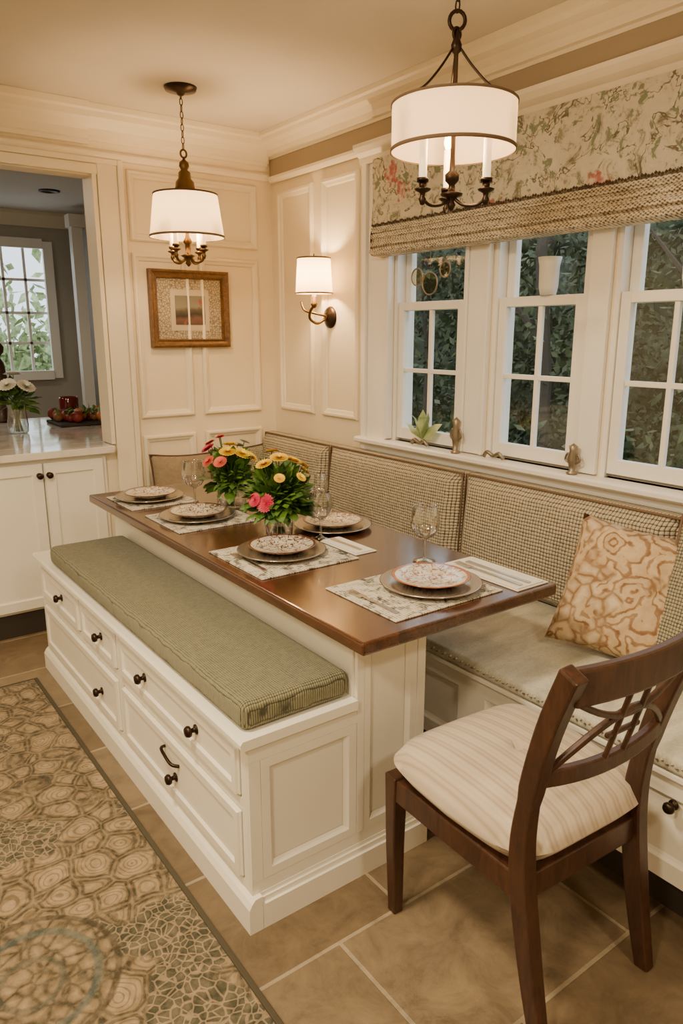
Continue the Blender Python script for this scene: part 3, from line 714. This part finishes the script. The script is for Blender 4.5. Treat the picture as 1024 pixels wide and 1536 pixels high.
# ---------------------------------------------------------------- table settings
TZ=.7625
def setting(cx,cy,mat4,plate,tall=True):
    if mat4:
        x0,x1,y0,y1=mat4
        box('placemat',x0,x1,y0,y1,TZ,TZ+.004,PMAT,None,.0015)
    zb=TZ+.0045 if mat4 else TZ
    lathe('charger_plate',[(0,0),(.09,0),(.10,.004),(.140,.014),(.142,.016),(.138,.017),(.098,.008),(0,.006)],CHARG,None,(cx,cy,zb),56)
    lathe('dinner_plate',[(0,.0),(.06,.0),(.068,.004),(.108,.020),(.110,.022),(.107,.023),(.066,.009),(0,.006)],plate,None,(cx+.005,cy+.005,zb+.0085),56)
setting(1.335,1.405,(1.09,1.475,1.265,1.565),PLATE_B)
setting(1.165,1.915,(.985,1.335,1.73,2.07),PLATE_A)
setting(1.15,2.50,(1.0,1.33,2.33,2.65),PLATE_A)
setting(1.13,2.92,(.99,1.28,2.76,3.06),PLATE_A)
setting(1.49,2.09,None,PLATE_A)
def cutlery(x,y0,y1,z,kind):
    if kind=='knife':
        bar('dinner_knife',[(x,y0,z),(x,y0+.09,z),(x,y1,z)],.003,.014,SILV,None,up=(0,0,1),scales=[.8,.7,1.2],bevel=0)
    else:
        parts=[sweepgeo([(x,y0,z),(x,y0+.09,z+.002),(x,y1-.06,z+.002)],rect(.003,.012),[1.2,.7,.7],up=(0,0,1)),
               sweepgeo([(x,y1-.062,z+.001),(x,y1-.04,z+.001)],rect(.003,.022),None,up=(0,0,1))]
        for k in (-1,-.33,.33,1): parts.append(sweepgeo([(x+k*.009,y1-.042,z+.001),(x+k*.009,y1,z+.003)],rect(.002,.0025),None,up=(0,0,1)))
        new('dinner_fork',*join(parts),SILV)
boxes('folded_napkin',[(1.50,1.63,1.235,1.53,TZ,TZ+.004),(1.505,1.615,1.24,1.525,TZ+.0041,TZ+.008)],NAPK,None,.0015)
cutlery(1.53,1.25,1.50,TZ+.0105,'fork'); cutlery(1.565,1.25,1.49,TZ+.0105,'knife')
boxes('folded_napkin',[(1.345,1.43,1.76,1.96,TZ,TZ+.004),(1.35,1.42,1.765,1.955,TZ+.0041,TZ+.008)],NAPK,None,.0015)
cutlery(1.38,1.78,1.94,TZ+.0105,'knife')
cutlery(1.03,1.79,1.99,TZ+.006,'fork'); cutlery(1.125,1.30,1.50,TZ+.006,'fork')
def wine(x,y,s=1):
    g=grp('wine_glass',(x,y,TZ))
    lathe('bowl_and_stem',[(a*s,b*s) for a,b in [(0,.004),(.034,.001),(.035,.002),(.02,.006),(.006,.011),(.0045,.02),(.004,.045),(.0045,.065),(.008,.074),(.028,.084),(.042,.105),(.046,.130),(.042,.155),(.037,.172),(.0365,.175)]],CRYS,g,None,40)
    tube('rim',[(.0367*s*math.cos(2*PI*k/32),.0367*s*math.sin(2*PI*k/32),.175*s) for k in range(32)],.0012,CRYS,g,closed=True,seg=6)
wine(1.235,2.70,1.05);wine(1.375,2.0,.92);wine(1.56,2.29,.92);wine(1.48,1.59,1.0)
def petal_flower(c,nrm,r,layers,parts):
    nrm=Vector(nrm).normalized(); a=nrm.orthogonal().normalized(); b=nrm.cross(a)
    for L in range(layers):
        n=8+2*(layers-L); rr=r*(1-.70*L/layers); lift=.15+1.1*L/layers
        for k in range(n):
            t=2*PI*k/n+L*.4; d=(a*math.cos(t)+b*math.sin(t)); q=nrm.cross(d)
            tip=c+d*rr*math.cos(lift)+nrm*rr*math.sin(lift)*.9; mid=c+d*rr*.6*math.cos(lift)+nrm*rr*.5*math.sin(lift)
            w=rr*.36; parts.append(([c+nrm*.001,mid+q*w,tip,mid-q*w],[(0,1,2,3)]))
def bigleaf(c,d,l,w,parts):
    d=Vector(d).normalized(); q=d.cross(Vector((random.gauss(0,.5),random.gauss(0,.5),1))).normalized(); n=q.cross(d)
    p=[c,c+d*l*.35+q*w-n*l*.06,c+d*l*.75+q*w*.6-n*l*.05,c+d*l-n*l*.15,c+d*l*.75-q*w*.6-n*l*.05,c+d*l*.35-q*w-n*l*.06,c+d*l*.4+n*l*.03,c+d*l*.75+n*l*.0]
    parts.append((p,[(0,1,6),(1,2,7,6),(2,3,7),(3,4,7),(4,5,6,7),(5,0,6)]))
def bouquet(name,loc,vase_h,vr,spread,ztop,heads,nleaf,seed):
    random.seed(seed); g=grp(name,loc)
    lathe('glass_vase',[(0,.002),(vr*.8,0),(vr*.95,.01),(vr,.05),(vr*.85,vase_h*.8),(vr,vase_h)],CRYS,g,None,36)
    lathe('water',[(vr*.85-.004,vase_h*.62),(0,vase_h*.62)],WATER,g,None,24)
    stems=[];lv=[];fl={}
    cz=vase_h
    for k in range(18):
        a=random.random()*6.28; e=Vector((math.cos(a)*spread*.7*random.random(),math.sin(a)*spread*.7*random.random(),ztop*.8))
        stems.append(sweepgeo([(-.35*e.x,-.35*e.y,.01),(e.x*.15,e.y*.15,vase_h),tuple(e)],circ(.0024,5)))
    for k in range(nleaf):
        a=random.random()*6.28; el=random.uniform(-.45,1.3); d=Vector((math.cos(a)*math.cos(el),math.sin(a)*math.cos(el),math.sin(el)))
        st=Vector((0,0,cz+.005))+Vector((d.x*spread*.65,d.y*spread*.65,d.z*(ztop-cz)*.6))*random.random()**.5
        bigleaf(st,d,random.uniform(.05,.085),random.uniform(.014,.026),lv)
    for (x,y,z,r,cl) in heads:
        c=Vector((x,y,z)); nn=Vector((x,y,(z-cz*.7)*.8)); petal_flower(c,nn,r,6,fl.setdefault(cl,[]))
        stems.append(sweepgeo([(x*.1,y*.1,vase_h*.5),(x*.3,y*.3,vase_h),(x,y,z)],circ(.002,5)))
    new('stems',*join(stems),STEM,g); new('foliage',*join(lv),LEAF,g)
    for cl,p in fl.items(): new('blooms_'+cl,*join(p),{'yellow':YEL,'pink':PINK,'white':WHT,'coral':ORG}[cl],g)
bouquet('flower_arrangement',(1.27,2.10,TZ),.12,.048,.115,.27,
 [(-.02,-.04,.282,.034,'yellow'),(-.06,-.01,.26,.032,'yellow'),(.04,-.03,.265,.034,'yellow'),(.085,-.03,.225,.028,'yellow'),(.0,.04,.29,.030,'yellow'),(.10,.0,.24,.025,'yellow'),(-.085,-.055,.140,.034,'pink'),(-.11,-.03,.150,.026,'pink'),(.03,-.095,.22,.020,'yellow'),(-.05,-.09,.225,.020,'yellow')],330,3)
bouquet('flower_arrangement',(1.34,2.58,TZ),.11,.06,.11,.25,
 [(-.03,-.04,.235,.038,'yellow'),(.02,-.06,.225,.040,'yellow'),(-.0,-.0,.255,.034,'yellow'),(.06,-.05,.21,.038,'yellow'),(-.085,.02,.245,.032,'pink'),(-.10,-.01,.20,.030,'coral'),(-.06,.05,.26,.030,'coral'),(.05,.03,.245,.028,'white'),(.07,.01,.26,.024,'white'),(-.07,-.05,.20,.030,'coral'),(-.03,.03,.285,.024,'white'),(-.04,.0,.29,.022,'coral')],170,5)
# ---------------------------------------------------------------- kitchen pass-through
g=grp('kitchen_base_cabinet')
cy=D-.028
boxes('carcass',[(-1.0,1.185,cy,D-.002,.12,.862)],CAB,g)
def door(x0,x1):
    box('door',x0,x1,cy-.016,cy-.0005,.135,.845,CAB,g,.003)
    new('door_moulding',*frame_geo((x0+.004,cy-.016,.139),(1,0,0),(0,0,1),(0,-1,0),x1-x0-.008,.70,[(0,0),(0,.008),(.045,.008),(.052,.001),(.058,0)]),CAB,g)
for a,b in ((-.0,.435),(.44,.875),(.88,1.165)): door(a,b)
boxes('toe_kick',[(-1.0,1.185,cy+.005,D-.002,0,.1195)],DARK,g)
for x in (.855,.90): knob((x,cy-.024,.79),'-y',g,.015)
boxes('countertop',[(-1.0,1.222,D-.07,D+.111,.868,.903),(-1.0,1.60,D+.1115,5.1,.868,.903)],STONE,None,.003)
box('kitchen_island',-1.0,1.55,D+.15,5.05,0,.866,CAB)
g=grp('fruit_tray',(1.36,4.62,.904))
box('tray',-.15,.20,-.16,.16,.0,.018,DARK,g,.006)
fm=[leafm('fruit_orange',(.30,.09,.02),(.45,.17,.04)),leafm('bread_brown',(.16,.06,.02),(.30,.14,.05)),leafm('fruit_red',(.15,.015,.01),(.28,.04,.02))]
random.seed(11)
for k in range(20):
    x=random.uniform(-.12,.17);y=random.uniform(-.13,.13);r=random.uniform(.028,.04)
    lathe('fruit',[(0,0),(r*.5,r*.1),(r*.95,r*.6),(r,r),(r*.85,r*1.5),(r*.4,r*1.85),(0,r*1.75)],fm[k%3],g,(x,y,.018),16)
lv=[]
for k in range(60): bigleaf(Vector((random.uniform(-.12,.17),random.uniform(-.1,.14),.06)),(random.gauss(0,1),random.gauss(0,1),.7),.06,.014,lv)
new('garnish_leaves',*join(lv),LEAF,g)
bouquet('white_rose_arrangement',(.95,4.35,.904),.17,.055,.12,.30,
 [(-.05,-.07,.27,.055,'white'),(.04,-.08,.26,.055,'white'),(.0,.0,.32,.055,'white'),(.08,-.02,.25,.045,'white'),(-.09,.0,.24,.05,'white')],90,8)
lathe('red_candle_jar',[(0,0),(.055,0),(.06,.01),(.06,.13),(.055,.14),(.05,.13),(0,.12)],M('red_glass').col((.10,.008,.008)).set(Roughness=.1).m,None,(1.40,4.93,.904),28)
lathe('turned_wood_urn',[(0,0),(.06,0),(.06,.02),(.03,.05),(.045,.10),(.055,.25),(.04,.36),(.02,.40),(.045,.43),(.05,.46),(.03,.49),(0,.50)],CHAIRW,None,(1.0,4.98,.904),28)

def orn(x,y,z,h):
    g=grp('sill_latch_ornament',(x,y,z))
    lathe('body',[(0,0),(.018,0),(.020,.006),(.010,.012),(.014,h*.3),(.020,h*.5),(.012,h*.75),(.016,h*.9),(0,h)],PEWTER,g,None,14)
    for s in (-1,1): tube('scroll',spline([(0,s*.012,h*.35),(0,s*.03,h*.45),(0,s*.022,h*.65),(0,s*.010,h*.55)],5),.004,PEWTER,g)
orn(2.15,2.14,.9655,.15); orn(2.15,1.565,.9655,.11)
for y in (2.36,1.93):
    g=grp('sash_lift',(2.15,y,.9695))
    tube('scroll',spline([(0,-.05,.006),(-.005,-.03,.025),(0,0,.012),(-.005,.03,.025),(0,.05,.006)],6),.008,PEWTER,g)
g=grp('green_glass_leaf',(2.165,2.36,.995))
lv=[]
for k in range(5):
    a=-.9+.45*k; bigleaf(Vector((0,0,0)),(0.0,math.sin(a),math.cos(a)),.13,.030,lv)
new('leaves',*join(lv),TREE2,g)
AMB=glass('amber_glass',(.75,.60,.35),.08,.4,2)
for y,z,r in ((2.44,1.68,.035),(2.36,1.65,.045),(2.27,1.70,.030)):
    g=grp('glass_sun_catcher',(2.185,y,z))
    tube('ring',[(0,r*math.cos(2*PI*k/24),r*math.sin(2*PI*k/24)) for k in range(24)],.003,PEWTER,g,closed=True)
    lathe('disc',[(0,.002),(r-.002,0)],AMB,g,None,24,(0,PI/2,0))
    tube('cord',[(0,0,r),(0,0,1.80-z)],.001,PEWTER,g)
for y in (1.77,1.23):
    lathe('white_porcelain_cup',[(0,0),(.028,0),(.034,.03),(.036,.10),(.042,.13),(.038,.13),(.03,.03),(0,.01)],paint('porcelain',(.75,.75,.72),.3),None,(2.215,y,1.581),24)

# ---------------------------------------------------------------- lights
GLOW=emit('fill_disc_glow',(1,.80,.52),2)
def added_fill(x,y,e,sz=.32,c=(1,.80,.54)):  # added fill light, out of view; rim and glowing disc dress the area light
    g=grp('added_fill_light',(x,y,0))
    lathe('rim',[(sz/2+.02,H-.001),(sz/2+.02,H-.03),(sz/2,H-.03),(sz/2,H-.001)],BRASS,g,None,32)
    light('fill_lamp','AREA',(0,0,H-.032),e,c,sz,g)
    lathe('diffuser',[(0,H-.02),(sz/2,H-.02)],GLOW,g,None,32)
added_fill(.0,1.3,54); added_fill(-.9,.2,48); added_fill(.7,-.8,30); added_fill(-1.2,2.4,30)
added_fill(.3,5.6,14,.3,(1,.9,.75))
w=bpy.data.worlds.new('World'); scn.world=w; w.use_nodes=True; nt=w.node_tree
bg=nt.nodes['Background']; bg.inputs[0].default_value=(.84,.90,1,1); bg.inputs[1].default_value=2.6
# ---------------------------------------------------------------- camera
cd=bpy.data.cameras.new('camera'); co=bpy.data.objects.new('camera',cd); link(co)
cd.sensor_fit='VERTICAL'; cd.sensor_height=36; cd.lens=36*1095/1536; cd.clip_start=.01
co.location=(0,0,1.45); co.rotation_euler=(math.radians(90-13.8),0,math.radians(-36.2))
scn.camera=co
